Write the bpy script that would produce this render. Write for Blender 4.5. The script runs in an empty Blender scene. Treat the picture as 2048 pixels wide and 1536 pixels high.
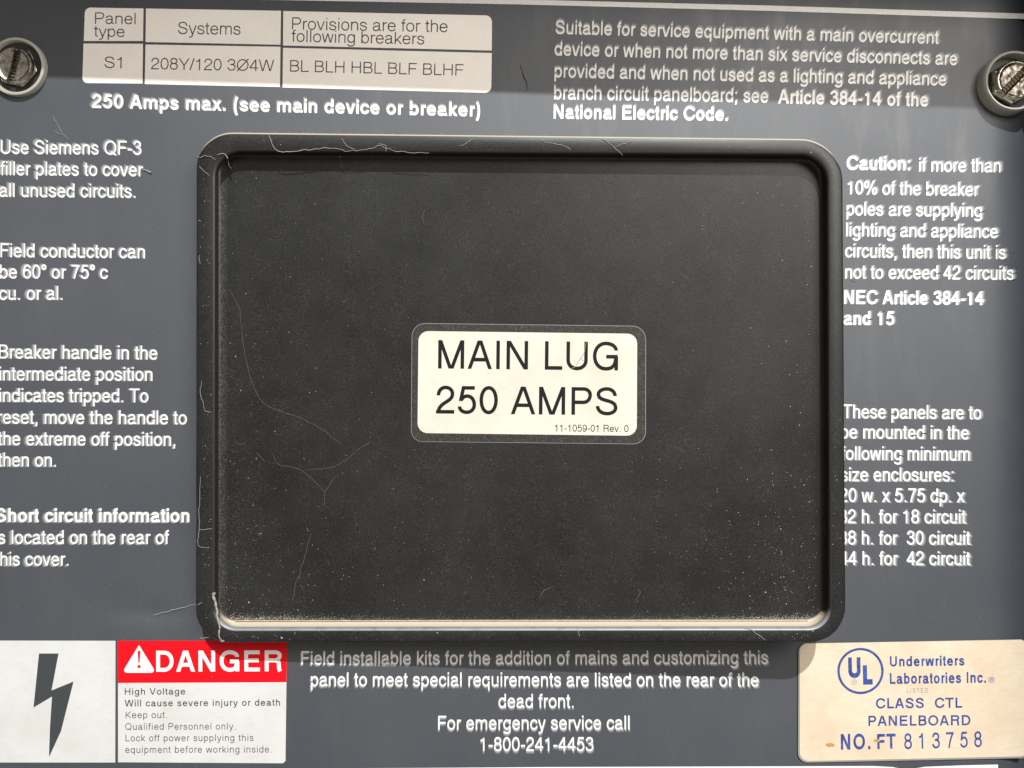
import bpy, bmesh, math, random
from mathutils import Vector, noise
random.seed(7)
# ---------------------------------------------------------------- scale, camera, world, lamps, exposure
# All sizes are written in steps of 0.13 mm (U): that is the size of one picture element of the photograph on the panel.
U = 0.00013
D = 1479.0            # distance from the lens to the panel, in steps
CX, CY = 1024.0, 768.0
scene = bpy.context.scene
col = scene.collection
cam_d = bpy.data.cameras.new('camera'); cam_d.sensor_width = 36.0; cam_d.lens = 36.0*D/2048.0
cam_d.clip_start = 0.002; cam_d.clip_end = 50.0
cam = bpy.data.objects.new('camera', cam_d); col.objects.link(cam)
cam.location = (0, -D*U, 0); cam.rotation_euler = (math.radians(90), 0, 0)
scene.camera = cam
world = bpy.data.worlds.new('World'); scene.world = world; world.use_nodes = True
world.node_tree.nodes['Background'].inputs[0].default_value = (1.0, 0.93, 0.84, 1)
world.node_tree.nodes['Background'].inputs[1].default_value = 0.37
sun_d = bpy.data.lights.new('key_light', 'SUN'); sun_d.energy = 4.7; sun_d.angle = math.radians(1.1); sun_d.color = (0.95, 0.975, 1.0)
sun = bpy.data.objects.new('key_light', sun_d); col.objects.link(sun)
sun.rotation_euler = Vector((-0.15, 1.0, -1.1)).to_track_quat('-Z', 'Y').to_euler()
lamp_d = bpy.data.lights.new('room_lamp', 'AREA'); lamp_d.shape = 'RECTANGLE'; lamp_d.size = 0.26; lamp_d.size_y = 0.16
lamp_d.energy = 1.7; lamp_d.color = (1.0, 0.95, 0.89)
lamp = bpy.data.objects.new('room_lamp', lamp_d); col.objects.link(lamp)
lamp.location = (0.235, -0.39, 0.20)
lamp.rotation_euler = (Vector((0.03, 0, 0))-lamp.location).to_track_quat('-Z', 'Y').to_euler()
scene.view_settings.view_transform = 'Standard'; scene.view_settings.look = 'None'
scene.view_settings.exposure = 0.0; scene.view_settings.gamma = 1.0

def at(px, py, h=0.0):
    """a place on the layer h steps in front of the panel"""
    k = (D-h)/D
    return ((px-CX)*k*U, -h*U, (CY-py)*k*U)

# ---------------------------------------------------------------- materials
def mat(name, rgb, rough=.5, metal=0., spec=.5):
    m = bpy.data.materials.new(name); m.use_nodes = True
    b = m.node_tree.nodes['Principled BSDF']
    b.inputs['Base Color'].default_value = (*rgb, 1); b.inputs['Roughness'].default_value = rough
    b.inputs['Metallic'].default_value = metal; b.inputs['Specular IOR Level'].default_value = spec
    return m
class NT:
    def __init__(s, m): s.t = m.node_tree; s.b = s.t.nodes['Principled BSDF']; s.geo = s.n('ShaderNodeNewGeometry')
    def n(s, kind, **kw):
        x = s.t.nodes.new(kind)
        for k, v in kw.items(): setattr(x, k, v)
        return x
    def l(s, a, b): s.t.links.new(a, b)
    def noise(s, scale, detail=3, rough=.55, stretch=None):
        mp = s.n('ShaderNodeMapping'); s.l(s.geo.outputs['Position'], mp.inputs[0])
        if stretch: mp.inputs['Rotation'].default_value = stretch[0]; mp.inputs['Scale'].default_value = stretch[1]
        x = s.n('ShaderNodeTexNoise'); s.l(mp.outputs[0], x.inputs['Vector'])
        x.inputs['Scale'].default_value = scale; x.inputs['Detail'].default_value = detail; x.inputs['Roughness'].default_value = rough
        return x.outputs['Fac']
    def ramp(s, fac, a, b, va=0., vb=1.):
        x = s.n('ShaderNodeMapRange'); s.l(fac, x.inputs[0]); x.inputs[1].default_value = a; x.inputs[2].default_value = b
        x.inputs[3].default_value = va; x.inputs[4].default_value = vb; return x.outputs[0]
    def math(s, op, a, b):
        x = s.n('ShaderNodeMath', operation=op)
        for i, v in enumerate((a, b)):
            if isinstance(v, (int, float)): x.inputs[i].default_value = v
            else: s.l(v, x.inputs[i])
        return x.outputs[0]
    def mix(s, fac, a, b):
        x = s.n('ShaderNodeMix', data_type='RGBA')
        if isinstance(fac, (int, float)): x.inputs[0].default_value = fac
        else: s.l(fac, x.inputs[0])
        for i, v in ((6, a), (7, b)):
            if isinstance(v, tuple): x.inputs[i].default_value = (*v, 1)
            else: s.l(v, x.inputs[i])
        return x.outputs[2]
    def bump(s, h, strength, dist):
        x = s.n('ShaderNodeBump'); s.l(h, x.inputs['Height']); x.inputs['Strength'].default_value = strength
        x.inputs['Distance'].default_value = dist; s.l(x.outputs[0], s.b.inputs['Normal'])
    def color(s, c): s.l(c, s.b.inputs['Base Color'])
    def rough(s, r): s.l(r, s.b.inputs['Roughness'])

PAINT = (.080, .085, .096)
M = {}
m = M['paint'] = mat('grey_panel_paint', PAINT, .6, 0., .95)
t = NT(m)
n1 = t.ramp(t.noise(22, 4), .35, .7); n2 = t.ramp(t.noise(2600, 2), .3, .75); n3 = t.ramp(t.noise(900, 3, .6), .66, .78)
c = t.mix(n1, (.029, .035, .045), (.038, .043, .053)); c = t.mix(t.math('MULTIPLY', n2, .28), c, (.085, .088, .09))
c = t.mix(t.math('MULTIPLY', n3, .22), c, (.16, .155, .145)); n4 = t.ramp(t.noise(70, 5, .7, ((0, .35, 0), (2.2, 1, .5))), .50, .80); c = t.mix(t.math('MULTIPLY', n4, .30), c, (.085, .085, .083))
t.color(c)
t.rough(t.math('SUBTRACT', t.ramp(n1, 0, 1, .57, .65), t.math('MULTIPLY', n4, .10))); t.bump(t.noise(1500, 2), .16, .00006)
DUST = (.46, .39, .29)
m = M['plastic'] = mat('black_moulded_plastic', (.02, .02, .019), .46, 0., .42)
t = NT(m)
sep = t.n('ShaderNodeSeparateXYZ'); t.l(t.geo.outputs['Normal'], sep.inputs[0])
pos = t.n('ShaderNodeSeparateXYZ'); t.l(t.geo.outputs['Position'], pos.inputs[0])
fine = t.noise(3600, 2, .6); mid = t.noise(160, 5, .6); big = t.noise(26, 4, .6)
c = t.mix(t.ramp(big, .3, .7), (.004, .004, .004), (.010, .010, .0095))
c = t.mix(t.math('MULTIPLY', t.ramp(fine, .45, .8), t.ramp(mid, .35, .75, .18, .55)), c, (.095, .093, .085))
left = t.math('MULTIPLY', t.ramp(pos.outputs[0], -.0727, -.0744), t.ramp(t.noise(2600, 3, .7), .40, .75))
left = t.math('MULTIPLY', left, t.math('MULTIPLY', t.ramp(pos.outputs[0], -.0765, -.0755), t.ramp(pos.outputs[1], -.0050, -.0042)))
c = t.mix(t.math('MULTIPLY', left, .6), c, (.15, .142, .12))
ledge = t.math('MULTIPLY', t.ramp(sep.outputs[2], .25, .6), t.ramp(t.noise(700, 4, .65), .18, .34))
c = t.mix(ledge, c, DUST)
t.color(c); t.rough(t.math('ADD', t.ramp(big, .3, .7, .40, .50), t.math('MULTIPLY', ledge, .4)))
t.bump(t.noise(2400, 3, .6), .35, .00005)

def paper(name, rgb, dirt, rough=.5, amt=.5, sc=60):
    m = mat(name, rgb, rough); t = NT(m)
    f = t.math('MULTIPLY', t.ramp(t.noise(sc, 5, .65), .42, .75), amt)
    f2 = t.math('MULTIPLY', t.ramp(t.noise(420, 4, .6, ((0, .5, 0), (1, 1, 3))), .5, .8), amt*.6)
    t.color(t.mix(f2, t.mix(f, rgb, dirt), dirt)); return m
M['cell'] = paper('warm_white_screen_print', (.86, .82, .765), (.68, .62, .52), .4, .35)
M['white'] = paper('white_screen_print', (.60, .595, .58), (.46, .43, .37), .4, .5)
M['letters'] = paper('white_ink', (.74, .73, .71), (.48, .47, .45), .4, .5, 1500)
M['ghost1'] = mat('lens_ghost_grey', (.30, .30, .295), .5)
M['ghost2'] = mat('lens_ghost_grey_faint', (.13, .135, .14), .5)
M['red'] = paper('red_screen_print', (.74, .003, .010), (.55, .003, .008), .55, .3); M['red'].node_tree.nodes['Principled BSDF'].inputs['Specular IOR Level'].default_value = .2
M['redletters'] = mat('white_ink_on_red', (.85, .79, .76), .4)
M['darkink'] = mat('grey_black_ink', (.03, .03, .03), .5, 0., .2)
M['greyink'] = mat('grey_ink', (.06, .058, .056), .5, 0., .25)
M['thinink'] = mat('pale_grey_ink', (.085, .082, .08), .5, 0., .25)
M['cream'] = paper('cream_label_stock', (.61, .585, .495), (.53, .44, .35), .45, .6)
m = M['blackborder'] = mat('worn_black_border_ink', (.03, .028, .026), .5, 0., .25); t = NT(m)
t.color(t.mix(t.ramp(t.noise(2200, 3, .6), .45, .75, 0, .6), (.026, .024, .022), (.11, .10, .09)))
M['blackink'] = mat('black_ink', (.010, .010, .010), .55, 0., .15)
M['tan'] = paper('aged_cream_label_paper', (.64, .54, .405), (.50, .36, .23), .5, .6)
M['margin'] = mat('label_clear_margin', (.26, .25, .23), .3)
m = M['blue'] = mat('blue_stamp_ink', (.06, .11, .33), .45); t = NT(m)
t.color(t.mix(t.ramp(t.noise(1300, 3, .6), .35, .75), (.018, .038, .16), (.06, .11, .36)))
M['lilac'] = mat('faded_lilac_ink', (.38, .30, .36), .5)
M['fadedblue'] = mat('faded_blue_grey_ink', (.24, .25, .33), .5)
M['stain'] = mat('brown_stain', (.40, .235, .10), .7)
M['faint'] = mat('fine_grey_lint', (.095, .092, .084), .8)
M['boltink'] = mat('dark_grey_print', (.040, .045, .047), .5)
M['fibre'] = mat('pale_lint', (.29, .275, .245), .8)
M['lintdust'] = mat('grey_dust_specks', (.38, .36, .32), .8)
M['darkhair'] = mat('dark_hair', (.02, .018, .016), .5)
M['collar'] = mat('yellowed_clear_plastic', (.40, .39, .335), .22)
m = M['metal'] = mat('nickel_plated_steel', (.50, .46, .39), .24, 1.0); t = NT(m)
t.color(t.mix(t.ramp(t.noise(900, 4, .65), .4, .65), (.50, .465, .40), (.20, .17, .13))); t.bump(t.noise(1200, 3, .6), .15, .00006)
t.rough(t.ramp(t.noise(700, 3), .3, .7, .16, .45))
M['slot_dark'] = mat('dark_slot_metal', (.15, .125, .09), .4, .8)  # darker metal that sets the slot off from the head
M['hole'] = mat('dark_recess', (.015, .014, .012), .5)
M['trim'] = mat('dark_grey_cabinet_paint', (.035, .037, .042), .45)

# ---------------------------------------------------------------- object helpers
def link(name, me, m=None, parent=None, **props):
    o = bpy.data.objects.new(name, me); col.objects.link(o)
    if me is not None and m is not None:
        for x in (m if isinstance(m, (list, tuple)) else [m]): me.materials.append(x)
    if parent is not None:
        o.parent = parent; o.matrix_parent_inverse = parent.matrix_basis.inverted()
    for k, v in props.items(): o[k] = v
    return o
def thing(name, loc, label, category, group=None):
    o = bpy.data.objects.new(name, None); o.empty_display_size = .01; col.objects.link(o); o.location = loc
    o['label'] = label; o['category'] = category
    if group: o['group'] = group
    return o
def mesh(name, vs, fs, mi=None, smooth=False):
    me = bpy.data.meshes.new(name); me.from_pydata(vs, [], fs)
    if mi: me.polygons.foreach_set('material_index', mi)
    if smooth: me.polygons.foreach_set('use_smooth', [True]*len(fs))
    me.update(); return me
def hh(h, px): return h(px) if callable(h) else h
def rounded(corners, radii, n=8):
    """corners clockwise from top left (picture steps); radii per corner"""
    out = []; c = [Vector(p) for p in corners]
    if not isinstance(radii, (list, tuple)): radii = [radii]*4
    for i in range(4):
        p, a, b, r = c[i], c[i-1], c[(i+1) % 4], radii[i]
        if r <= 0: out.append(tuple(p)); continue
        u = (a-p).normalized(); v = (b-p).normalized(); s, e = p+u*r, p+v*r
        k = .4477
        for j in range(n+1):
            t = j/n; q = 1-t
            out.append(tuple(s*q**3+(s-u*r*(1-k))*3*q*q*t+(e-v*r*(1-k))*3*q*t*t+e*t**3))
    return out
def sheet(name, pts, h, m, parent=None, thick=0., **props):
    """a flat printed patch, or with thick a label of that thickness"""
    top = [at(x, y, hh(h, x)) for x, y in pts]; n = len(pts); vs = list(top); fs = [tuple(range(n))[::-1]]
    if thick:
        low = [at(x, y, hh(h, x)) for x, y in pts]
        vs += [(v[0], v[1]+thick*U, v[2]) for v in low]
        fs += [(i, (i+1) % n, n+(i+1) % n, n+i) for i in range(n)]
    return link(name, mesh(name, vs, fs), m, parent, **props)
def text_quads(lines):
    for ln in lines:
        s, w, x0, y0, x1, y1, cap = ln[:7]
        for q, si in layout(s, w, x0, y0, x1, y1, cap, ln[7] if len(ln) > 7 else 0.): yield q
def lettering(name, lines, h, m, parent, **props):
    vs, fs = [], []
    for k, q in enumerate(text_quads(lines)):
        b = len(vs); z = (k % 7)*.014
        vs += [at(x, y, hh(h, x)+z) for x, y in q]; fs.append((b, b+1, b+2, b+3))
    return link(name, mesh(name, vs, fs), m, parent, **props)
def paragraph(lines, parent):
    p = lettering('printed_paragraph', lines, lambda x: .42-bend(x), M['letters'], parent)
    vs, fs, mi = [], [], []
    for j, (k, h) in enumerate(((.0034, .25), (.0064, .10))):  # added grey copies of the letters, pushed outward to imitate lens ghosting
        for i, q in enumerate(text_quads(lines)):
            b = len(vs); z = (i % 7)*.014
            vs += [at(x+(x-CX)*k, y+(y-CY)*k*1.2, h+z-bend(x+(x-CX)*k)) for x, y in q]; fs.append((b, b+1, b+2, b+3)); mi.append(j)
    link('lens_ghost', mesh('lens_ghost', vs, fs, mi), [M['ghost1'], M['ghost2']], p)
    return p
def tube(path, r, h, seg=6):
    """vertices and faces of a thin fibre lying along path at height h (a number or a function of x, y)"""
    vs, fs = [], []; P = []
    for i in range(len(path)-1):
        for k in range(6):
            p0 = path[max(i-1, 0)]; p1 = path[i]; p2 = path[i+1]; p3 = path[min(i+2, len(path)-1)]; t = k/6
            P.append(tuple(.5*(2*b+(c-a)*t+(2*a-5*b+4*c-d)*t*t+(3*b-a-3*c+d)*t**3) for a, b, c, d in zip(p0, p1, p2, p3)))
    P.append(tuple(path[-1])); n = len(P)
    P = [(p[0]+2.6*noise.noise(Vector((p[0]*.07, p[1]*.07, 1)))+1.3*noise.noise(Vector((p[0]*.31, p[1]*.31, 2))), p[1]+2.6*noise.noise(Vector((p[0]*.07, p[1]*.07, 7)))+1.3*noise.noise(Vector((p[0]*.31, p[1]*.31, 9)))) for p in P]
    for i, p in enumerate(P):
        a, b = P[max(i-1, 0)], P[min(i+1, n-1)]; dx, dy = b[0]-a[0], b[1]-a[1]; l = math.hypot(dx, dy) or 1
        nx, ny = -dy/l, dx/l; rr = (r(i/(n-1)) if callable(r) else r*(.55+.45*math.sin(math.pi*(.08+.84*i/(n-1)))))*(1+.5*noise.noise(Vector((p[0]*.3, p[1]*.3, 4))))
        hz = h(*p) if callable(h) else h
        for s in range(seg):
            an = 2*math.pi*s/seg
            vs.append(at(p[0]+nx*rr*math.cos(an), p[1]+ny*rr*math.cos(an), hz+rr*(1+math.sin(an))))
    for i in range(n-1):
        for s in range(seg): fs.append((i*seg+s, i*seg+(s+1) % seg, (i+1)*seg+(s+1) % seg, (i+1)*seg+s))
    fs += [tuple(range(seg)), tuple(range((n-1)*seg, n*seg))]
    return vs, fs
def merge(parts):
    vs, fs = [], []
    for v, f in parts:
        b = len(vs); vs += v; fs += [tuple(i+b for i in q) for q in f]
    return vs, fs
# ---------------------------------------------------------------- lettering
# every letter is drawn as pen strokes on a centre line, so that the weight of a line can be chosen
CAP, XH, DESC = 718.0, 523.0, -207.0
def glyph_table(w):
    h = w/2; C = CAP; X = XH; D = DESC; o = 8
    b = h-o; xt = X+o-h; ct = C+o-h; G = {}
    def g(ch, adv, *paths): G[ch] = (adv, paths)
    def oval(l, r, lo, hi):
        m = (l+r)/2; c = (lo+hi)/2
        return [(l, c), ('v', m, hi), ('h', r, c), ('v', m, lo), ('h', l, c)]
    def L(*p): return [p[0]]+[('l',)+q for q in p[1:]]
    def dot(x, y): return L((x, y), (x, y+w*1.08))
    g(' ', 278)
    g('A', 667, L((14+h, 0), (333-h*.25, C)), L((653-h, 0), (333+h*.25, C)), L((140, 235), (527, 235)))
    g('B', 667, L((78+h, 0), (78+h, C)), [(78+h, C-h), ('l', 380, C-h), ('h', 595-h, 545), ('v', 380, 378), ('l', 78+h, 378)],
      [(78+h, 378), ('l', 400, 378), ('h', 627-h, 205), ('v', 400, h), ('l', 78+h, h)])
    g('C', 722, [(672-h*.6, 490), ('v', 375, ct), ('h', 44+h, C/2), ('v', 375, b), ('h', 681-h*.6, 255)])
    g('D', 722, L((81+h, 0), (81+h, C)), [(81+h, C-h), ('l', 350, C-h), ('h', 674-h, C/2), ('v', 350, h), ('l', 81+h, h)])
    g('E', 667, L((86+h, 0), (86+h, C)), L((86+h, C-h), (612, C-h)), L((86+h, 375), (580, 375)), L((86+h, h), (616, h)))
    g('F', 611, L((86+h, 0), (86+h, C)), L((86+h, C-h), (583, C-h)), L((86+h, 360), (540, 360)))
    g('G', 778, [(690-h*.6, 500), ('v', 385, ct), ('h', 48+h, C/2), ('v', 385, b), ('c', 560, b, 680-h, 110, 700-h, 290), ('l', 700-h, 335)],
      L((400, 345), (704, 345)), L((704-h*.75, 0), (704-h*.75, 345)))
    g('H', 722, L((77+h, 0), (77+h, C)), L((646-h, 0), (646-h, C)), L((77+h, 378), (646-h, 378)))
    g('I', 278, L((140, 0), (140, C)))
    g('J', 500, [(428-h, C), ('l', 428-h, 190), ('v', 225, b), ('h', 17+h, 220)])
    g('K', 667, L((76+h, 0), (76+h, C)), L((76+h, 250), (640-h, C)), L((250, 395), (663-h, 0)))
    g('L', 556, L((76+h, 0), (76+h, C)), L((76+h, h), (537, h)))
    g('M', 833, L((73+h, 0), (73+h, C)), L((761-h, 0), (761-h, C)), L((73+h*1.15, C), (417-h*.35, 0)), L((761-h*1.15, C), (417+h*.35, 0)))
    g('N', 722, L((76+h, 0), (76+h, C)), L((646-h, 0), (646-h, C)), L((76+h*1.2, C), (646-h*1.2, 0)))
    g('O', 778, oval(39+h, 739-h, b, ct))
    g('Ø', 778, oval(39+h, 739-h, b, ct), L((60, -20), (718, C+20)))
    g('P', 667, L((86+h, 0), (86+h, C)), [(86+h, C-h), ('l', 400, C-h), ('h', 622-h, 520), ('v', 400, 325), ('l', 86+h, 325)])
    g('Q', 778, oval(39+h, 739-h, b, ct), L((440, 170), (720, -30)))
    g('R', 722, L((88+h, 0), (88+h, C)), [(88+h, C-h), ('l', 430, C-h), ('h', 665-h, 540), ('v', 430, 375), ('l', 88+h, 375)],
      [(400, 375), ('c', 560, 375, 630-h, 330, 635-h, 200), ('c', 637-h, 110, 640-h, 60, 675-h, 0)])
    g('S', 667, [(600-h, 495), ('v', 335, ct), ('h', 66+h, 530), ('c', 66+h, 330, 620-h, 430, 620-h, 195), ('v', 345, b), ('h', 49+h, 235)])
    g('T', 611, L((14, C-h), (597, C-h)), L((305, 0), (305, C)))
    g('U', 722, [(79+h, C), ('l', 79+h, 245), ('v', 361, b), ('h', 644-h, 245), ('l', 644-h, C)])
    g('V', 667, L((20+h, C), (333-h*.25, 0)), L((647-h, C), (333+h*.25, 0)))
    g('W', 944, L((16+h, C), (250-h*.3, 0)), L((472-h*.3, C), (250+h*.3, 0)), L((472+h*.3, C), (694-h*.3, 0)), L((928-h, C), (694+h*.3, 0)))
    g('X', 667, L((19+h, 0), (640-h, C)), L((648-h, 0), (27+h, C)))
    g('Y', 667, L((333, 0), (333, 300)), L((14+h, C), (333, 270)), L((653-h, C), (333, 270)))
    g('Z', 611, L((30, C-h), (588, C-h)), L((23, h), (588, h)), L((30+h, h), (575-h, C-h)))
    m = 270
    g('a', 556, [(52+h, 365), ('v', 270, xt), ('h', 445-h*.6, 385), ('l', 445-h*.6, 95), ('c', 445-h*.6, 40, 480, b+10, 530, b+20)],
      [(445-h*.6, 315), ('c', 400, 265, 36+h, 330, 36+h, 145), ('v', 205, b), ('c', 330, b, 445-h, 70, 445-h, 210)])
    g('b', 556, L((58+h, 0), (58+h, C)), oval(58+h, 517-h, b, xt))
    g('c', 500, [(470-h*.8, 345), ('v', 255, xt), ('h', 30+h, X/2), ('v', 255, b), ('h', 475-h*.8, 190)])
    g('d', 556, L((499-h, 0), (499-h, C)), oval(35+h, 499-h, b, xt))
    g('e', 556, [(40+h, 275), ('l', 512-h, 275), ('v', 278, xt), ('h', 40+h, X/2), ('v', 280, b), ('c', 395, b, 480-h, 60, 500-h, 155)])
    g('f', 278, [(262, C-h*.9), ('c', 150, C+10-h, 128, C-60, 128, C-140), ('l', 128, 0)], L((14, X-h*.85), (262, X-h*.85)))
    g('g', 556, oval(40+h, 499-h, b+12, xt), [(499-h, X), ('l', 499-h, -40), ('v', 265, D-10+h), ('c', 150, D-10+h, 70, D+40+h, 60+h*.6, -70)])
    g('h', 556, L((70+h, 0), (70+h, C)), [(70+h, 320), ('v', 290, xt), ('h', 491-h, 370), ('l', 491-h, 0)])
    g('i', 222, L((111, 0), (111, X)), dot(111, C-w*1.08))
    g('j', 222, [(111, X), ('l', 111, -100), ('v', -20, D+h)], dot(111, C-w*1.08))
    g('k', 500, L((67+h, 0), (67+h, C)), L((67+h, 150), (485-h, X)), L((200, 290), (501-h, 0)))
    g('l', 222, L((111, 0), (111, C)))
    g('m', 833, L((65+h, 0), (65+h, X)), [(65+h, 320), ('v', 255, xt), ('h', 417, 380), ('l', 417, 0)], [(417, 320), ('v', 607, xt), ('h', 769-h, 380), ('l', 769-h, 0)])
    g('n', 556, L((65+h, 0), (65+h, X)), [(65+h, 310), ('v', 285, xt), ('h', 491-h, 370), ('l', 491-h, 0)])
    g('o', 556, oval(35+h, 521-h, b, xt))
    g('p', 556, L((58+h, D), (58+h, X)), oval(58+h, 517-h, b, xt))
    g('q', 556, L((494-h, D), (494-h, X)), oval(35+h, 494-h, b, xt))
    g('r', 333, L((77+h, 0), (77+h, X)), [(77+h, 290), ('c', 77+h, 430, 170, xt-5, 330, xt-8)])
    g('s', 500, [(448-h, 355), ('v', 245, xt), ('h', 46+h, 385), ('c', 46+h, 225, 464-h, 325, 464-h, 148), ('v', 255, b), ('h', 32+h, 175)])
    g('t', 278, [(105+h*.5, 669), ('l', 105+h*.5, 130), ('c', 105+h*.5, 20, 140+h*.5, h-6, 257, h)], L((14, X-h*.85), (250, X-h*.85)))
    g('u', 556, L((489-h, 0), (489-h, X)), [(68+h, X), ('l', 68+h, 160), ('v', 265, b), ('h', 489-h, 210)])
    g('v', 500, L((8+h, X), (250-h*.25, 0)), L((492-h, X), (250+h*.25, 0)))
    g('w', 722, L((14+h, X), (190-h*.2, 0)), L((361-h*.3, X), (190+h*.2, 0)), L((361+h*.3, X), (533-h*.2, 0)), L((709-h, X), (533+h*.2, 0)))
    g('x', 500, L((11+h, 0), (480-h, X)), L((490-h, 0), (20+h, X)))
    g('y', 500, L((11+h, X), (255-h*.2, 0)), [(489-h, X), ('l', 255, -30), ('c', 215, -150, 180, D-5+h, 50, D+h+8)])
    g('z', 500, L((31, X-h), (462, X-h)), L((31, h), (469, h)), L((40+h, h), (455-h, X-h)))
    g('0', 556, oval(37+h, 519-h, b, ct))
    g('1', 556, L((345-h, 0), (345-h, 705)), [(101, 545-h*.2), ('c', 240, 545-h*.2, 320-h, 600, 345-h, 690)])
    g('2', 556, [(40+h, 470), ('v', 275, ct), ('h', 505-h, 505), ('c', 505-h, 300, 60+h, 300, 40+h, h)], L((28, h), (507, h)))
    g('3', 556, [(50+h, 515), ('v', 270, ct), ('h', 492-h, 530), ('v', 280, 385), ('l', 210, 385)], [(210, 385), ('l', 280, 385), ('h', 522-h, 205), ('v', 275, b), ('h', 34+h, 205)])
    g('4', 556, L((425-h, 0), (425-h, C-8)), L((25, 160+h), (523, 160+h)), L((45, 175+h), (400-h*.4, C-8)))
    g('5', 556, [(477, C-h), ('l', 130+h, C-h), ('l', 60+h, 330)], [(62+h, 345), ('c', 130+h, 425, 200, 468-h*.2, 280, 468-h*.2), ('h', 514-h, 235), ('v', 270, b), ('h', 32+h, 190)])
    g('6', 556, [(495-h*.8, 530), ('v', 295, ct), ('h', 38+h, 340), ('v', 282, b), ('h', 518-h, 225), ('v', 285, 468-h*.3), ('h', 40+h, 235)])
    g('9', 556, [(61+h*.8, 178), ('v', 261, b), ('h', 518-h, 368), ('v', 274, ct), ('h', 38+h, 483), ('v', 271, 240+h*.3), ('h', 516-h, 473)])
    g('7', 556, L((37, C-h), (523, C-h)), [(523-h, C-h), ('c', 360, 520, 250, 260, 160+h, 0)])
    g('8', 556, oval(60+h, 495-h, 385, ct), oval(38+h, 517-h, b, 385))
    g('.', 278, dot(139, 0)); g(',', 278, dot(139, 0), L((150, 20), (110, -130)))
    g(':', 278, dot(139, 0), dot(139, X-w*1.08)); g(';', 278, dot(139, X-w*1.08), dot(139, 0), L((150, 20), (110, -130)))
    g('-', 333, L((40, 270), (293, 270)))
    g('/', 278, L((-10+h, -10), (290-h, C)))
    g('(', 333, [(299-h, C+10), ('c', 68+h*.4, 540, 68+h*.4, -30, 299-h, D)]); g(')', 333, [(34+h, C+10), ('c', 265-h*.4, 540, 265-h*.4, -30, 34+h, D)])
    g('%', 889, oval(39+h*.8, 345-h*.8, 365, ct), oval(545+h*.8, 851-h*.8, b, 340), L((240, -15), (650, C+15)))
    g('°', 333, oval(50+h*.6, 300-h*.6, 480, C-h*.5))
    g('®', 760, oval(10+h*.5, 740-h*.5, 20, 700), L((270, 190), (270, 540)), [(270, 530), ('l', 390, 530), ('h', 500, 450), ('v', 390, 370), ('l', 270, 370)], L((390, 370), (510, 190)))
    return G

def flatten(path, n=7):
    pts = [tuple(path[0])]
    for s in path[1:]:
        x0, y0 = pts[-1]
        if s[0] == 'l':
            pts.append((s[1], s[2])); continue
        k = .575
        if s[0] == 'h': x3, y3 = s[1], s[2]; c = (x0+(x3-x0)*k, y0, x3, y3-(y3-y0)*k)
        elif s[0] == 'v': x3, y3 = s[1], s[2]; c = (x0, y0+(y3-y0)*k, x3-(x3-x0)*k, y3)
        else: c = s[1:5]; x3, y3 = s[5], s[6]
        for i in range(1, n+1):
            t = i/n; u = 1-t
            pts.append((u**3*x0+3*u*u*t*c[0]+3*u*t*t*c[2]+t**3*x3, u**3*y0+3*u*u*t*c[1]+3*u*t*t*c[3]+t**3*y3))
    out = [pts[0]]
    for p in pts[1:]:
        if math.hypot(p[0]-out[-1][0], p[1]-out[-1][1]) > 1: out.append(p)
    return out

def ribbon(pts, w):
    """left and right edge of a pen stroke; ends on a letter's top, foot or side are cut along it"""
    h = w/2; n = len(pts); closed = math.hypot(pts[0][0]-pts[-1][0], pts[0][1]-pts[-1][1]) < 2 and n > 4
    A, B = [], []
    for i, p in enumerate(pts):
        if closed and i in (0, n-1): d0 = (pts[-1][0]-pts[-2][0], pts[-1][1]-pts[-2][1]); d1 = (pts[1][0]-pts[0][0], pts[1][1]-pts[0][1])
        else:
            d1 = (pts[min(i+1, n-1)][0]-pts[min(i, n-2)][0], pts[min(i+1, n-1)][1]-pts[min(i, n-2)][1])
            d0 = (pts[max(i, 1)][0]-pts[max(i-1, 0)][0], pts[max(i, 1)][1]-pts[max(i-1, 0)][1])
        l0 = math.hypot(*d0); l1 = math.hypot(*d1); n0 = (-d0[1]/l0, d0[0]/l0); n1 = (-d1[1]/l1, d1[0]/l1)
        mx, my = n0[0]+n1[0], n0[1]+n1[1]; q = mx*mx+my*my
        s = 2/q if q > .5 else 2/.5
        ox, oy = mx*s*h, my*s*h
        if not closed and i in (0, n-1):
            dx, dy = (d1 if i == 0 else d0); 
            if abs(dy) > .55*abs(dx) and len(pts) == 2 or (abs(dy) > 3*abs(dx)):
                if abs(dy) > 1e-6 and abs(dy)/math.hypot(dx, dy) > .3:
                    ln = math.hypot(dx, dy); ox, oy = -h*ln/abs(dy)*(1 if dy > 0 else -1), 0
        A.append((p[0]+ox, p[1]+oy)); B.append((p[0]-ox, p[1]-oy))
    return A, B
_G = {}
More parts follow.
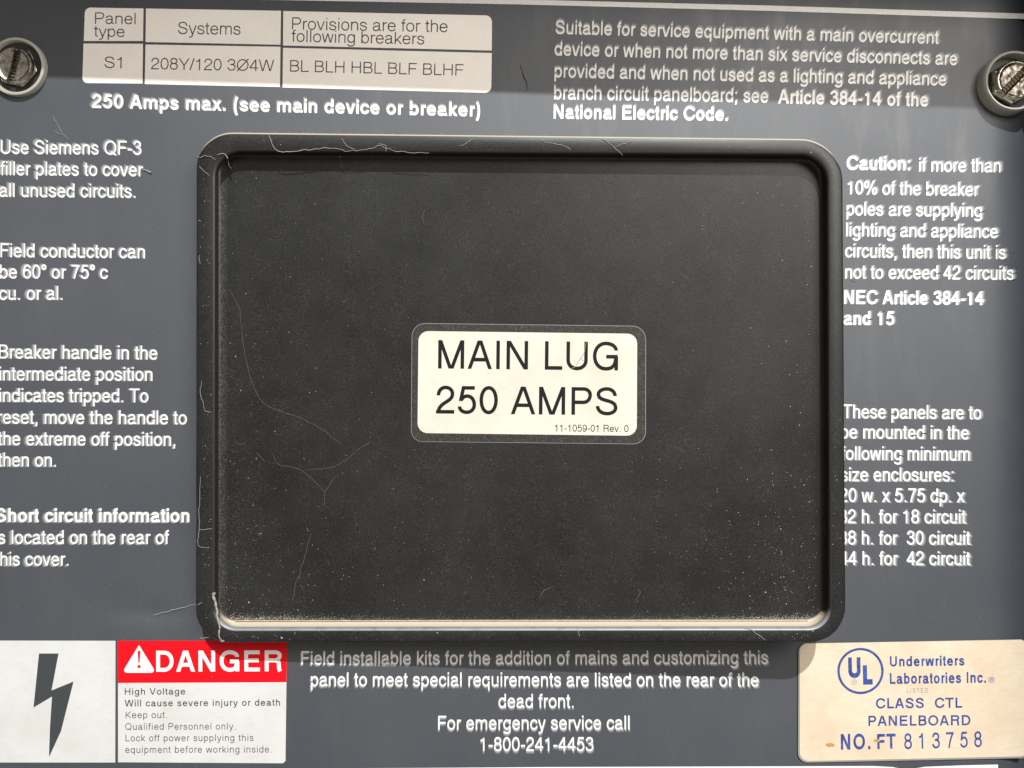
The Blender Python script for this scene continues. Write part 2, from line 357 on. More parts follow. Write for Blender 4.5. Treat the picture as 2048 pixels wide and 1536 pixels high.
def layout(text, w, x0, y0, x1, y1, cap, gap=0.0):
    """quads of a printed line: left end (x0,y0) and right end (x1,y1) of its foot line, letter height cap (all in picture units, y down)"""
    key = round(w)
    if key not in _G: _G[key] = glyph_table(w)
    G = _G[key]; cur = 0; quads = []; lo = 1e9; hi = -1e9; si = 0
    for ch in text:
        adv, paths = G[ch]
        for path in paths:
            A, B = ribbon(flatten(path), w); si += 1
            for q in zip(A, A[1:], B[1:], B):
                quads.append(([(cur+a[0], a[1]) for a in (q[0], q[1], q[2], q[3])], si))
            for a in A+B: lo = min(lo, cur+a[0]); hi = max(hi, cur+a[0])
        cur += adv+gap
    sx = math.hypot(x1-x0, y1-y0)/(hi-lo); sy = cap/CAP
    ux, uy = (x1-x0)/math.hypot(x1-x0, y1-y0), (y1-y0)/math.hypot(x1-x0, y1-y0)
    res = []
    for q, s in quads:
        res.append(([(x0+(a-lo)*sx*ux+b*sy*uy*1.0, y0+(a-lo)*sx*uy-b*sy*ux) for a, b in q], s))
    return res
# ---------------------------------------------------------------- the cabinet frame round the panel (its upper lip throws the shadow band)
FH = 255.0
frame = thing('cabinet_frame', (0, 0, .15), 'dark grey raised frame of the cabinet around the printed panel', 'cabinet frame')
def prism(name, pts, h0, h1, m, parent):
    n = len(pts); tr = lambda x, y, h: ((x-CX)*U, -h*U, (CY-y)*U)
    vs = [tr(x, y, h1) for x, y in pts]+[tr(x, y, h0) for x, y in pts]
    fs = [tuple(range(n))[::-1], tuple(range(n, 2*n))]+[(i, (i+1) % n, n+(i+1) % n, n+i) for i in range(n)]
    return link(name, mesh(name, vs, fs), m, parent)
prism('frame_rail', [(-900, -500), (2700, -500), (2700, -40), (-900, -160)], -30, FH, M['trim'], frame)
prism('frame_rail', [(-900, 1800), (2700, 1800), (2700, 2200), (-900, 2200)], -30, FH, M['trim'], frame)
prism('frame_stile', [(2118, -58), (2700, -39), (2700, 1799), (2122, 1799)], -90, FH, M['trim'], frame)
prism('frame_stile', [(-900, -159), (-330, -140), (-330, 1799), (-900, 1799)], -30, FH, M['trim'], frame)

# ---------------------------------------------------------------- the printed panel
panel = thing('panelboard_front', (0, 0, -.10), 'grey metal panelboard front printed with white instructions around the black cover', 'electrical panel')
STEP = 8; nx, ny = 320, 256; x00, y00 = -264, -144
def bend(x):
    """the sheet rolls back along its right edge"""
    return 0. if x < 1984 else 130-math.sqrt(130**2-min(x-1984, 102)**2)
def dent(x, y):
    a, b = (x-300)/75, (y-1226)/20; d = -3.4*math.exp(-a*a)*math.exp(-b*b)
    a, b = (x-245)/60, (y-1196)/26; d += 2.2*math.exp(-a*a-b*b)*-.6
    a, b = (x-385)/30, (y-1190)/26; return d-1.0*math.exp(-a*a-b*b)
vs, fs = [], []
for j in range(ny+1):
    for i in range(nx+1):
        x, y = x00+i*STEP, y00+j*STEP
        h = dent(x, y) if 60 < x < 480 and 1100 < y < 1300 else 0
        vs.append(((x-CX)*U, -(h-bend(x))*U, (CY-y)*U))
for j in range(ny):
    for i in range(nx):
        a = j*(nx+1)+i; fs.append((a, a+nx+1, a+nx+2, a+1))
link('sheet_metal', mesh('sheet_metal', vs, fs, smooth=True), M['paint'], panel)
# border lines
def strip(top, low, x0, x1, step=6):
    """printed stripe between two polylines, following the sheet"""
    def f(pl, x):
        for a, b in zip(pl, pl[1:]):
            if a[0] <= x <= b[0]: return a[1]+(b[1]-a[1])*(x-a[0])/(b[0]-a[0])
        return pl[-1][1]
    n = int((x1-x0)/step); vs = []; fs = []
    for i in range(n+1):
        x = x0+(x1-x0)*i/n; vs += [at(x, f(top, x), .15-bend(x)), at(x, f(low, x), .15-bend(x))]
    for i in range(n): fs.append((2*i, 2*i+1, 2*i+3, 2*i+2))
    return vs, fs
v, f = strip([(300, -14), (1024, -1.5), (1536, 11), (2078, 28)], [(300, -4), (560, 0), (1024, 8.5), (1536, 21.5), (2078, 39)], 300, 2078)
link('border_line', mesh('border_line', v, f), M['letters'], panel)
sheet('border_line', [(700, 1537), (1100, 1534), (1600, 1532.5), (1745, 1532), (1785, 1534), (1812, 1540), (1812, 1548), (700, 1548)], .15, M['letters'], panel)
sheet('border_line', [(1814, 1540), (1850, 1533.5), (1930, 1530.5), (1996, 1529), (1996, 1548), (1814, 1548)], .15, M['letters'], panel)
# rating table: six printed cells
cells = [
 ([(170, 15), (287, 17), (286, 82), (167.5, 82)], [11, 0, 0, 0], [('Panel', 66, 190, 47.5, 271, 48.5, 23), ('type', 66, 188, 73, 249, 74, 22.5)]),
 ([(292, 17), (562, 21.5), (561, 89.5), (291, 84)], [0]*4, [('Systems', 66, 356, 68, 481, 69.5, 24.5)]),
 ([(566.5, 22), (984, 31), (983.5, 101), (566, 91)], [0, 13, 0, 0], [('Provisions are for the', 66, 584, 59, 895, 64.5, 24.5), ('following breakers', 66, 583, 83.5, 848.5, 89, 24)]),
 ([(167, 87), (286, 87.5), (285, 167), (164.5, 166)], [0, 0, 0, 11], [('S1', 66, 209, 136, 243, 136.5, 23)]),
 ([(291, 89), (561, 93.5), (560, 174), (289.5, 168)], [0]*4, [('208Y/120 3Ø4W', 66, 302, 138.5, 548, 142.5, 23)]),
 ([(566, 95.5), (983.5, 106), (982.5, 186), (565, 175)], [0, 0, 13, 0], [('BL BLH HBL BLF BLHF', 66, 580, 143, 927, 151.5, 23)])]
for pts, rad, lines in cells:
    cobj = sheet('table_cell', rounded(pts, rad), .15, M['cell'], panel)
    lettering('printed_text', lines, .34, M['greyink'], cobj)
R, B = 92, 130
for lines in [
 [('250 Amps max. (see main device or breaker)', B, 184, 216, 960, 233.5, 28)],
 [('Suitable for service equipment with a main overcurrent', R, 1111, 68, 1877, 88, 27),
  ('device or when not more than six service disconnects are', R, 1109, 111, 1914, 130.5, 27.5),
  ('provided and when not used as a lighting and appliance', R, 1109, 155, 1892, 171.5, 27.5),
  ('branch circuit panelboard; see', R, 1108, 199, 1536, 205.5, 28),
  ('Article 384-14 of the', 124, 1556, 207, 1856, 213, 28),
  ('National Electric Code.', 134, 1107, 237.5, 1455.5, 242, 28)],
 [('Use Siemens QF-3', R, 2, 308, 283, 310, 28), ('filler plates to cover', R, 1, 350.5, 286, 353, 28), ('all unused circuits.', R, -1, 394, 271, 396, 28)],
 [('Field conductor can', R, 1, 514.5, 290, 517, 28), ('be 60° or 75° c', R, 0, 557, 216, 558, 28), ('cu. or al.', R, -1, 600, 125, 600, 28)],
 [('Breaker handle in the', R, -2, 717, 315, 719.5, 28), ('intermediate position', R, -1, 761, 305, 762, 28), ('indicates tripped. To', R, -1, 804, 297, 805, 28),
  ('reset, move the handle to', R, -4, 847.5, 374, 849, 28), ('the extreme off position,', R, -4, 890.5, 351, 892, 28), ('then on.', R, -4, 933, 112, 933.5, 28)],
 [('Short circuit information', B, -9, 1044, 379, 1044.5, 28), ('is located on the rear of', R, -10, 1088, 338, 1088, 28), ('this cover.', R, -10, 1131.5, 137, 1131.5, 28)],
 [('Caution:', B, 1693, 340, 1820, 341, 28), ('if more than', R, 1838, 343.5, 2001, 345, 28), ('10% of the breaker', R, 1695, 389, 1957, 392.5, 28),
  ('poles are supplying', R, 1693, 431, 1963, 434.5, 28), ('lighting and appliance', R, 1692, 473, 1995, 476.5, 28), ('circuits, then this unit is', R, 1690, 515, 2011, 518.5, 28),
  ('not to exceed 42 circuits', R, 1690, 557.5, 2027, 560, 28), ('NEC Article 384-14', B, 1688, 608, 1967, 610.5, 28), ('and 15', B, 1687, 650, 1788, 650.5, 28)],
 [('These panels are to', R, 1685, 836.5, 1962, 839, 28), ('be mounted in the', R, 1681, 877, 1937, 879, 28), ('following minimum', R, 1682, 920, 1939, 921.5, 28),
  ('size enclosures:', R, 1681, 962.5, 1906, 963, 28), ('20 w. x 5.75 dp. x', R, 1679, 1004, 1929, 1005, 28), ('32 h. for 18 circuit', R, 1678, 1046.5, 1931, 1047, 28),
  ('38 h. for  30 circuit', R, 1678, 1089, 1940, 1089.5, 28), ('44 h. for  42 circuit', R, 1678, 1130, 1940, 1130.5, 28)],
 [('Field installable kits for the addition of mains and customizing this', R, 603, 1329.5, 1536, 1328, 27.5),
  ('panel to meet special requirements are listed on the rear of the', R, 622, 1372.5, 1517, 1373, 28), ('dead front.', R, 997, 1415.5, 1147, 1415.5, 28),
  ('For emergency service call', R, 876.5, 1459.5, 1259, 1459, 28), ('1-800-241-4453', R, 961, 1502, 1187, 1502, 28)]]:
    paragraph(lines, panel)
# danger notice and lightning notice, printed
dn = sheet('danger_notice', [(236, 1282), (574, 1281.5), (571, 1522), (566, 1526.5), (236, 1524.5)], .12, M['white'], panel)
sheet('red_band', [(236, 1281.6), (574.2, 1281.1), (572.8, 1364.4), (235.8, 1366)], .26, M['red'], dn)
sheet('warning_triangle', rounded([(277.4, 1291), (278.6, 1291), (312, 1345.5), (244, 1345.5)], [0.3, .3, 11, 11]) , .40, M['redletters'], dn)
sheet('exclamation_mark', [(275.2, 1304), (276.5, 1301), (279.5, 1301), (280.8, 1304), (279.3, 1326), (276.7, 1326)], .54, M['red'], dn)
sheet('exclamation_mark', [(278+3.6*math.cos(a*math.pi/6), 1333+3.6*math.sin(a*math.pi/6)) for a in range(12)], .54, M['red'], dn)
lettering('danger_word', [('DANGER', 130, 312.5, 1343.5, 563.5, 1342.5, 42, 30)], .40, M['redletters'], dn)
lettering('printed_text', [('High Voltage', 100, 249.5, 1389.5, 370.5, 1389, 13, 50), ('Will cause severe injury or death', 102, 249.5, 1413, 560, 1411.3, 13.3, 60)], .28, M['greyink'], dn)
lettering('printed_text', [('Keep out.', 80, 251, 1436.5, 334, 1436, 13.3, 50), ('Qualified Personnel only.', 80, 250.5, 1459.8, 471, 1459, 13.5, 60),
  ('Lock off power supplying this', 80, 251, 1482.7, 507, 1482, 13.5, 60), ('equipment before working inside.', 80, 250.5, 1506, 543, 1505, 13.5, 60)], .28, M['thinink'], dn)
ln_ = sheet('lightning_notice', [(-60, 1281), (231, 1281.5), (230.5, 1525), (-60, 1525)], .12, M['white'], panel)
sheet('lightning_bolt', [(78, 1307), (117, 1307), (103, 1381), (147, 1363), (122, 1462), (98, 1514), (100, 1454), (104, 1393), (67, 1415)], .30, M['boltink'], ln_)
# crease beside the dent
v, f = tube([(308, 1231), (340, 1222), (370, 1214), (404, 1206)], .5, -.4)
link('scratch', mesh('scratch', v, f, smooth=True), M['lintdust'], panel)

# ---------------------------------------------------------------- moulded cover with its sunken middle
H = lambda px: 47+(px-394)/1296*58
M['lip'] = mat('black_plastic_lip_painted_highlight', (.02, .02, .02), .42, 0., .6)
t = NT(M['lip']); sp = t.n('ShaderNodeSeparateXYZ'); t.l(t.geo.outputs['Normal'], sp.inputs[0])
t.color(t.mix(t.math('MULTIPLY', t.ramp(sp.outputs[2], .05, .40), t.ramp(t.noise(300, 4, .6), .25, .5, .6, 1)), (.014, .014, .014), (.20, .20, .205)))  # silvery highlight painted into the colour of upward-facing lip faces
cover = thing('lug_cover', at(1040, 1283, 0), 'large black plastic cover with rounded corners and a dusty sunken middle', 'cover plate')
rings = []
def ring(c, r, dh, under=False): rings.append((rounded(c, r, 12), dh, under))
OUT = [(393.5, 264.5), (1684.5, 279), (1691, 1284.5), (392, 1284.5)]; RO = [72, 84, 72, 66]
def inset(c, d): return [(c[0][0]+d, c[0][1]+d), (c[1][0]-d, c[1][1]+d), (c[2][0]-d, c[2][1]-d), (c[3][0]+d, c[3][1]-d)]
ring(OUT, RO, -3.2, True)
ring(OUT, RO, -3.2); ring(inset(OUT, 1.0), RO, -1.2); ring(inset(OUT, 3.2), [x-3 for x in RO], 0)
INN = [(429, 300.5), (1656.5, 308), (1661, 1258), (428, 1259)]; RI = [52, 54, 44, 44]
ring(inset(INN, -3), [x+3 for x in RI], 0); ring(inset(INN, -.5), RI, -.9); ring(inset(INN, 2.2), RI, -3.0); ring(inset(INN, 4.2), RI, -7); ring(inset(INN, 5.5), RI, -14)
FL = [(439, 311), (1641.5, 320), (1644, 1240.5), (438.5, 1242.5)]; RF = [38, 40, 34, 34]
ring(inset(FL, -2.5), RF, -27); ring(inset(FL, .5), RF, -29.5); ring(inset(FL, 4), RF, -30)
vs, fs = [], []; n = len(rings[0][0])
for pts, dh, under in rings:
    for x, y in pts:
        X, Y, Z = at(x, y, H(x)+dh)
        vs.append((X, 0.0001, Z) if under else (X, Y, Z))
for k in range(len(rings)-1):
    for i in range(n):
        j = (i+1) % n; fs.append((k*n+i, k*n+j, (k+1)*n+j, (k+1)*n+i))
nf = len(fs); base = (len(rings)-1)*n
fs.append(tuple(range(base, base+n)))
me = mesh('moulded_shell', vs, fs, smooth=True)
bm = bmesh.new(); bm.from_mesh(me); bmesh.ops.recalc_face_normals(bm, faces=bm.faces); bm.to_mesh(me); bm.free()
me.set_sharp_from_angle(angle=math.radians(50))
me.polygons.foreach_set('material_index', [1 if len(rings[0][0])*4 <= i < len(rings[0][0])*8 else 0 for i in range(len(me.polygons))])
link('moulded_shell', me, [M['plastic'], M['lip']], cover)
FLOOR = lambda px: H(px)-30
def surf(x, y):
    if 440 < x < 1642 and 318 < y < 1240: return FLOOR(x)
    if 395 < x < 1688 and 268 < y < 1284: return H(x)
    return 0.
# dust drift lying along the lower edge of the sunken floor
vs, fs = [], []; N = 1200
for i in range(N+1):
    x = 470+i*(1146/N); k = noise.noise(Vector((x*.05, 0, 0))); k2 = noise.noise(Vector((x*.6, 3, 0)))
    rise = 1.6+1.6*k+1.2*k2; e = min(1, (x-462)/10, (1624-x)/10); cut = (1-max(e, 0))**2*4
    yb = 1242-cut; yt = yb-rise*1.0
    vs += [at(x, yb+.5, FLOOR(x)+4.5), at(x, yb-1.5, FLOOR(x)+1.8), at(x, yt, FLOOR(x)+.15)]
for i in range(N):
    a = i*3; fs += [(a, a+3, a+4, a+1), (a+1, a+4, a+5, a+2)]
m = M['drift'] = mat('settled_tan_dust', DUST, .9); t = NT(m)
t.color(t.mix(t.ramp(t.noise(1800, 3, .7), .3, .7), (.52, .45, .34), (.27, .23, .17))); t.bump(t.noise(2500, 3, .7), .6, .0001)
for k in range(5200):
    x = random.uniform(448, 1638); y = 1241-abs(random.gauss(0, 4.2+2.5*noise.noise(Vector((x*.02, 0, 4))))); q = random.uniform(.3, .75); b = len(vs)
    for i in range(4): vs.append(at(x+q*math.cos(i*1.57+k), y+q*math.sin(i*1.57+k), FLOOR(x)+.1))
    vs.append(at(x, y, FLOOR(x)+q)); fs += [(b+i, b+(i+1) % 4, b+4) for i in range(4)]
link('dust_drift', mesh('dust_drift', vs, fs, smooth=True), M['drift'], cover, kind='stuff')

# ---------------------------------------------------------------- labels
SH = lambda px: FLOOR(px)+1.3
lab = thing('rating_label', at(1057, 770, 45), 'small cream label with black border reading MAIN LUG 250 AMPS, centred on the black cover', 'label')
sheet('label_edge', rounded([(823.6, 646), (1292, 652), (1291.6, 888.6), (822, 883.4)], [27, 27, 25, 23]), lambda x: SH(x)-.25, M['margin'], lab, thick=1.0)
sheet('label_backing', rounded([(824.5, 647), (1291, 653), (1290.5, 887.5), (823, 882.5)], [26, 26, 24, 22]), SH, M['blackborder'], lab, thick=1.25)
sheet('cream_field', rounded([(837, 662), (1274.5, 667.5), (1273.5, 871.5), (835, 866)], 20), lambda x: SH(x)+.12, M['cream'], lab)
lettering('printed_text', [('MAIN LUG', 94, 876, 737, 1236, 741, 57, 8), ('250 AMPS', 94, 872, 827, 1235, 830.5, 55.5, 8), ('11-1059-01 Rev. 0', 86, 1110, 863, 1257, 864, 14)], lambda x: SH(x)+.26, M['blackink'], lab)
ul = thing('approval_label', at(1825, 1520, 0), 'tan paper label with blue stamped certification mark and serial number, below the cover at right', 'label')
sheet('clear_margin', rounded([(1597, 1287), (2053, 1279), (2056, 1515), (1800, 1530), (1597, 1523)][0:1]+[(2053, 1279), (2056, 1516), (1596, 1525.5)], [16, 12, 12, 20]), 3.2, M['margin'], ul, thick=1.2)
sheet('paper_face', rounded([(1599.5, 1287.4), (2051, 1279.3), (2053, 1512.5), (1599.5, 1522.5)], [15, 11, 12, 18]), 3.6, M['tan'], ul)
def annulus(cx, cy, r0, r1, n=48):
    vs = [at(cx+r*math.cos(2*math.pi*i/n), cy+r*math.sin(2*math.pi*i/n), 3.75) for r in (r0, r1) for i in range(n)]
    return vs, [(i, (i+1) % n, n+(i+1) % n, n+i) for i in range(n)]
v, f = annulus(1721, 1342, 41.5, 46.3)
mk = link('certification_ring', mesh('certification_ring', v, f), M['blue'], ul)
lettering('certification_letters', [('U', 170, 1697, 1356, 1721.5, 1355.5, 41), ('L', 200, 1726.5, 1369.5, 1745.5, 1369, 39)], 3.8, M['blue'], ul)
lettering('registered_mark', [('®', 70, 1702.5, 1370, 1714.5, 1370, 11.5)], 3.8, M['lilac'], ul)
lettering('registered_mark', [('®', 100, 1977, 1365.5, 1989.5, 1365, 11.5)], 3.8, M['fadedblue'], ul)
lettering('printed_text', [('Underwriters', 134, 1780, 1333, 1929, 1331, 20.5, 40), ('Laboratories Inc.', 134, 1780, 1368, 1972, 1365.5, 22, 40),
  ('CLASS  CTL', 124, 1752, 1417, 1924.5, 1415.5, 20.5, 40), ('PANELBOARD', 122, 1737, 1452, 1941, 1450.5, 20.5, 40),
  ('NO.', 140, 1682, 1499.5, 1741, 1498.5, 31.5, 80), ('FT', 140, 1755, 1498, 1792, 1497, 30, 40)], 3.8, M['blue'], ul)
lettering('serial_number', [('813758', 96, 1809, 1498.5, 1964, 1494, 31.5, 330)], 3.8, M['blue'], ul)
lettering('printed_text', [('LISTED', 90, 1814, 1386, 1856, 1385.5, 9.5, 200)], 3.8, M['fadedblue'], ul)
def blob(cx, cy, rx, ry, h, seed, n=22):
    return [(cx+rx*math.cos(2*math.pi*i/n)*(1+.5*noise.noise(Vector((i*.9, seed, 0)))), cy+ry*math.sin(2*math.pi*i/n)*(1+.5*noise.noise(Vector((i*.9, seed+5, 0))))) for i in range(n)]
sheet('brown_stain', blob(1660, 1490, 9, 4, 0, 1), 3.74, M['stain'], ul)
sheet('brown_stain', blob(1754, 1481, 7, 3, 0, 9), 3.9, M['stain'], ul)

# ---------------------------------------------------------------- slotted screws in plastic collars
def lathe(prof, cx, cy, n=56, lump=0.):
    vs, fs = [], []
    for r, h in prof:
        for i in range(n):
            a = 2*math.pi*i/n; rr = r*(1+lump*noise.noise(Vector((math.cos(a)*2, math.sin(a)*2, h*.1))))
            vs.append(((cx+rr*math.cos(a)-CX)*U, -h*U, (CY-(cy+rr*math.sin(a)))*U))
    for k in range(len(prof)-1):
        for i in range(n): fs.append((k*n+i, k*n+(i+1) % n, (k+1)*n+(i+1) % n, (k+1)*n+i))
    return vs, fs
def fix(me):
    bm = bmesh.new(); bm.from_mesh(me); bmesh.ops.recalc_face_normals(bm, faces=bm.faces); bm.to_mesh(me); bm.free()
    me.set_sharp_from_angle(angle=math.radians(40)); return me
def screw(cx, cy, base, ht, rad, slot_deg, hexdeg, label):
    """cx, cy: true centre on the panel; base/ht: collar height; rad: collar radius"""
    o = thing('slotted_screw', ((cx-CX)*U, 0, (CY-cy)*U), label, 'screw', 'slotted screws in plastic collars at the top corners')
    r = rad
    v, f = lathe([(r, -45 if cx > 1500 else -1), (r*1.0, ht*.55), (r*.985, ht*.9), (r*.95, ht), (r*.90, ht*.97), (r*.87, ht*.72), (r*.855, ht*.3), (r*.85, 1.0)], cx, cy)
    link('collar', fix(mesh('collar', v, f, smooth=True)), M['collar'], o)
    v, f = lathe([(r*.86, ht*.25), (0.5, ht*.25)], cx, cy)
    link('collar_floor', mesh('collar_floor', v, f), M['hole'], o)
    # hexagonal flange
    hv, hf = [], []; pr = [(44, ht*.3), (44, ht*.62), (41, ht*.78), (33, ht*.85)]
    sc_ = r/58.0
    for rr, h in pr:
        for i in range(36):
            a = 2*math.pi*i/36; hexr = math.cos(math.pi/6)/math.cos(((a-math.radians(hexdeg)) % (math.pi/3))-math.pi/6)
            q = rr*sc_*(hexr if rr > 35 else 1)*.96
            hv.append(((cx+q*math.cos(a)-CX)*U, -h*U, (CY-(cy+q*math.sin(a)))*U))
    for k in range(3):
        for i in range(36): hf.append((k*36+i, k*36+(i+1) % 36, (k+1)*36+(i+1) % 36, (k+1)*36+i))
    link('hex_flange', fix(mesh('hex_flange', hv, hf, smooth=True)), M['metal'], o)
    # domed head with a slot and a raised rim
    R_ = 37.0*sc_; n = 110; vs, fs, idx, slot = [], [], {}, {}
    ca, sa = math.cos(math.radians(slot_deg)), math.sin(math.radians(slot_deg))
    for j in range(n+1):
        for i in range(n+1):
            gx, gy = (i/n*2-1), (j/n*2-1)
            # square to disc
            dx = gx*math.sqrt(1-gy*gy/2); dy = gy*math.sqrt(1-gx*gx/2)
            rr = math.hypot(dx, dy); across = (dx*-sa+dy*ca)*R_
            h = ht*.85+5*sc_+2.2*sc_*math.exp(-((rr-.9)/.09)**2)-1.2*sc_*(1-rr)+.3*noise.noise(Vector((dx*5, dy*5, cx)))
            if rr > .955: h -= (rr-.955)/.045*6*sc_
            sw = 6.8*sc_
            if abs(across) < sw: h -= (10+1.2*math.sin((dx*ca+dy*sa)*34))*sc_*min(1, (sw-abs(across))/1.4)
            slot[i, j] = abs(across) < sw*.85
            idx[i, j] = len(vs); vs.append(((cx+dx*R_-CX)*U, -h*U, (CY-(cy+dy*R_))*U))
    for j in range(n):
        for i in range(n): fs.append((idx[i, j], idx[i+1, j], idx[i+1, j+1], idx[i, j+1]))
    link('slotted_head', fix(mesh('slotted_head', vs, fs, [1 if slot[i, j] and slot[i+1, j+1] else 0 for j in range(n) for i in range(n)], smooth=True)), [M['metal'], M['slot_dark']], o)
    return o
screw(37.5, 136.5, 0, 11, 58, 104, 12, 'slotted hex screw in a low plastic collar, top left beside the rating table')
screw(2013, 171, 0, 26, 60, -46, 30, 'slotted hex screw in a tall pale plastic collar, top right beside the service text')

# ---------------------------------------------------------------- lint and dust
def fibre(name, path, r, label, m='fibre', lift=0., cat='lint fibre'):
    v, f = tube(path, r, lambda x, y: surf(x, y)+lift)
    link(name, mesh(name, v, f, smooth=True), M[m], None, label=label, category=cat)
v, f = tube([(427, 1184), (428, 1196), (431, 1207), (433, 1219), (435, 1235), (438, 1250), (439.5, 1262), (439, 1274), (442, 1282), (447, 1281)],
  lambda t: 3.5-2.6*t if t < .8 else 1.2+(t-.8)*3, lambda x, y: H(x)+.5)
link('paint_sliver', mesh('paint_sliver', v, f, smooth=True), M['fibre'], None, label='pale peeling sliver on the lower left corner of the black cover', category='sliver')
fibre('lint_fibre', [(533, 267), (538, 268), (543, 284), (552, 300), (565, 303.5), (590, 302.5), (625, 299), (665, 296), (692, 302)], .75, 'curved pale fibre hanging over the top rim of the cover', lift=1)
fibre('lint_fibre', [(434, 309), (449, 308), (454.5, 316), (457, 328), (462, 335)], .9, 'short hooked fibre inside the top left corner of the cover', lift=1)
fibre('lint_fibre', [(393, 311), (402, 315), (411, 311), (422, 314), (432, 320)], .6, 'thin fibre crossing the cover rim at its top left corner', lift=1)
fibre('splinter', [(284, 339), (292, 341.5), (302, 345.5)], lambda t: .8+1.2*t, 'pale splinter right after the words to cover on the grey panel', cat='splinter')
fibre('lint_fibre', [(455, 575), (478, 618), (487, 690), (495, 735), (520, 798), (552, 820), (602, 836), (650, 864), (684, 890)], .42, 'long wandering hair down the left part of the sunken cover', 'faint')
fibre('lint_fibre', [(622, 1065), (613, 1098), (601, 1140), (590, 1178), (584, 1203)], .55, 'straight upright fibre near the lower left of the sunken cover', 'faint')
fibre('lint_fibre', [(1080, 1195), (1088, 1181), (1107, 1172)], .5, 'short bent fibre above the dusty lower ledge, near the middle', 'faint')
fibre('lint_fibre', [(1276, 1176), (1281, 1188), (1268, 1205)], .5, 'small hook shaped fibre above the dusty ledge, right of the middle', 'faint')
fibre('lint_fibre', [(1489, 1252), (1508, 1264), (1530, 1280)], .6, 'straight fibre crossing the lower rim of the cover at right', lift=1)
fibre('dark_hair', [(1041, 130), (1048, 152), (1057, 180)], .8, 'short dark hair on the grey panel left of the service text', 'darkhair', cat='hair')
P = [[(545, 905), (556, 928), (602, 940), (652, 985)], [(602, 940), (668, 933), (722, 895), (742, 884)], [(672, 952), (651, 984), (647, 1012)],
 [(851, 420), (845, 434), (849, 448)], [(470, 885), (482, 889), (492, 886)], [(399, 332), (418, 353)], [(680, 311), (680, 328), (687, 336)],
 [(692, 302), (716, 301), (745, 296), (760, 290), (772, 297)], [(757, 286), (772, 292), (771, 304)], [(772, 296), (792, 303), (812, 305), (857, 305)], [(683, 275), (692, 290), (710, 300)],
 [(1080, 281), (1110, 288), (1128, 292), (1142, 300)], [(1205, 280), (1215, 284), (1230, 296), (1247, 311)], [(1230, 293), (1250, 286), (1262, 283)], [(920, 292), (935, 285), (950, 277)],
 [(403, 760), (401, 785), (402, 796), (407, 802), (409, 822)], [(409, 822), (421, 823)], [(401, 950), (399, 1010), (398, 1058), (395, 1077), (398, 1092), (416, 1096)], [(398, 1059), (424, 1058)],
 [(393, 432), (396, 441), (402, 442)], [(399, 508), (398, 520), (400, 528)], [(1154, 1254), (1157, 1265), (1160, 1273)], [(105, 230), (118, 256), (137, 282)], [(110, 262), (122, 270)],
 [(1700, 560), (1712, 565)], [(404, 1204), (394, 1210)], [(398, 1276), (418, 1274)], [(1360, 545), (1378, 558)], [(1440, 575), (1478, 606)], [(600, 1170), (606, 1178)], 
 [(505, 340), (503, 352)], [(512, 905), (530, 925)], [(1100, 700), (1101, 701)]]
def grp(x, y):
    return surf(x, y)+(.6 if y < 310 or x < 430 else 0)
floor_p = [p for p in P[:-1] if 310 < p[0][1] < 1250 and p[0][0] > 430]; rim_p = [p for p in P[:-1] if p not in floor_p]
fm = mesh('lint_fibres', *merge([tube(p, .40, grp) for p in floor_p]+[tube(p, .55, grp) for p in rim_p]), smooth=True)
nfl = sum(len(tube(p, .4, grp)[1]) for p in floor_p)
fm.polygons.foreach_set('material_index', [0 if i < nfl else 1 for i in range(len(fm.polygons))])
link('lint_fibres', fm, [M['faint'], M['fibre']], None, kind='stuff')
link('scratch_mark', mesh('scratch_mark', *merge([tube([(1173, 684), (1166, 708), (1152, 730), (1142, 741)], .55, lambda x, y: SH(x)+.1), tube([(1162, 715), (1168, 722)], .4, lambda x, y: SH(x)+.1)])), M['fibre'], lab)
vs, fs = [], []
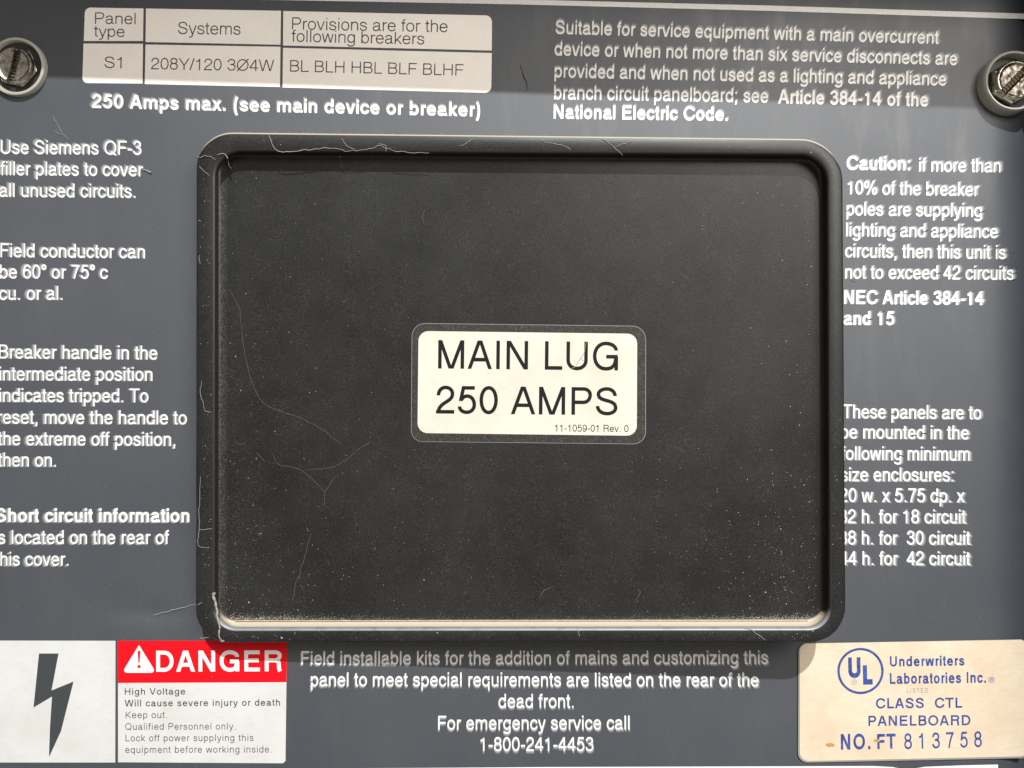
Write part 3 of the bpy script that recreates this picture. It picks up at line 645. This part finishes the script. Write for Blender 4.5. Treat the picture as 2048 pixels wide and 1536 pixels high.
def speck(x, y, r, h, stretch, ang):
    b = len(vs); ca, sa = math.cos(ang), math.sin(ang)
    for i in range(5):
        a = 2*math.pi*i/5+random.random()*.6; u, w_ = r*stretch*math.cos(a), r*math.sin(a)
        vs.append(at(x+u*ca-w_*sa, y+u*sa+w_*ca, h+.05))
    vs.append(at(x, y, h+r*.9)); fs.extend([(b+i, b+(i+1) % 5, b+5) for i in range(5)])
for k in range(15000):
    x = random.uniform(446, 1636); y = random.uniform(350, 1238)
    dens = .10+.9*max(0, (y-820)/420)**1.1*(.45+.55*min(1, (x-446)/700))
    dens += .10*math.exp(-((x-600)/260)**2)
    if noise.noise(Vector((x*.011, y*.011, 2))) < -.15: dens *= .5
    if random.random() > dens or (815 < x < 1300 and 640 < y < 895): continue
    r = random.choice([.22, .25, .28, .3, .3, .35, .35, .4, .45, .5, .6, .9]); speck(x, y, r, FLOOR(x), random.uniform(1, 2.2), .7+random.gauss(0, .5))
for k in range(1500):
    x = random.uniform(446, 1640); speck(x, 1238-abs(random.gauss(0, 6)), random.uniform(.3, .7), FLOOR(x), 1.2, random.random()*3)
for k in range(170):       # on the rim
    s = random.random()
    x, y = (random.uniform(440, 1640), random.uniform(1262, 1280)) if s < .5 else (random.uniform(400, 425), random.uniform(330, 1240)) if s < .75 else (random.uniform(1664, 1684), random.uniform(800, 1240)) if s < .85 else (random.uniform(470, 1640), random.uniform(278, 298))
    speck(x, y, random.uniform(.35, .8), H(x), random.uniform(1, 2), random.random()*3)
for x, y, r in [(563.5, 1276, 2.2), (875, 1266, 1.8), (1625.5, 1307-45, 1.4), (848, 1160, 1.6), (498, 1205, 1.7), (1500, 1192, 1.3), (1622, 305, 1.3), (1531, 1185, 1.6)]: speck(x, y, r, surf(x, y), 1.3, .8)
for k in range(240):
    x, y = random.uniform(0, 2048), random.uniform(0, 1536)
    if 390 < x < 1695 and 262 < y < 1290: continue
    speck(x, y, random.uniform(.25, .6), .5, random.uniform(1, 2), random.random()*3)
for k in range(260):       # line of dust caught above the cover
    x = random.uniform(455, 1640); yy = 266+(x-455)*.0115; speck(x, yy+random.gauss(0, 1.2)-1, random.uniform(.3, .7), H(x)-2, 1.4, random.gauss(0, .3))
link('dust_specks', mesh('dust_specks', vs, fs), M['lintdust'], None, kind='stuff')
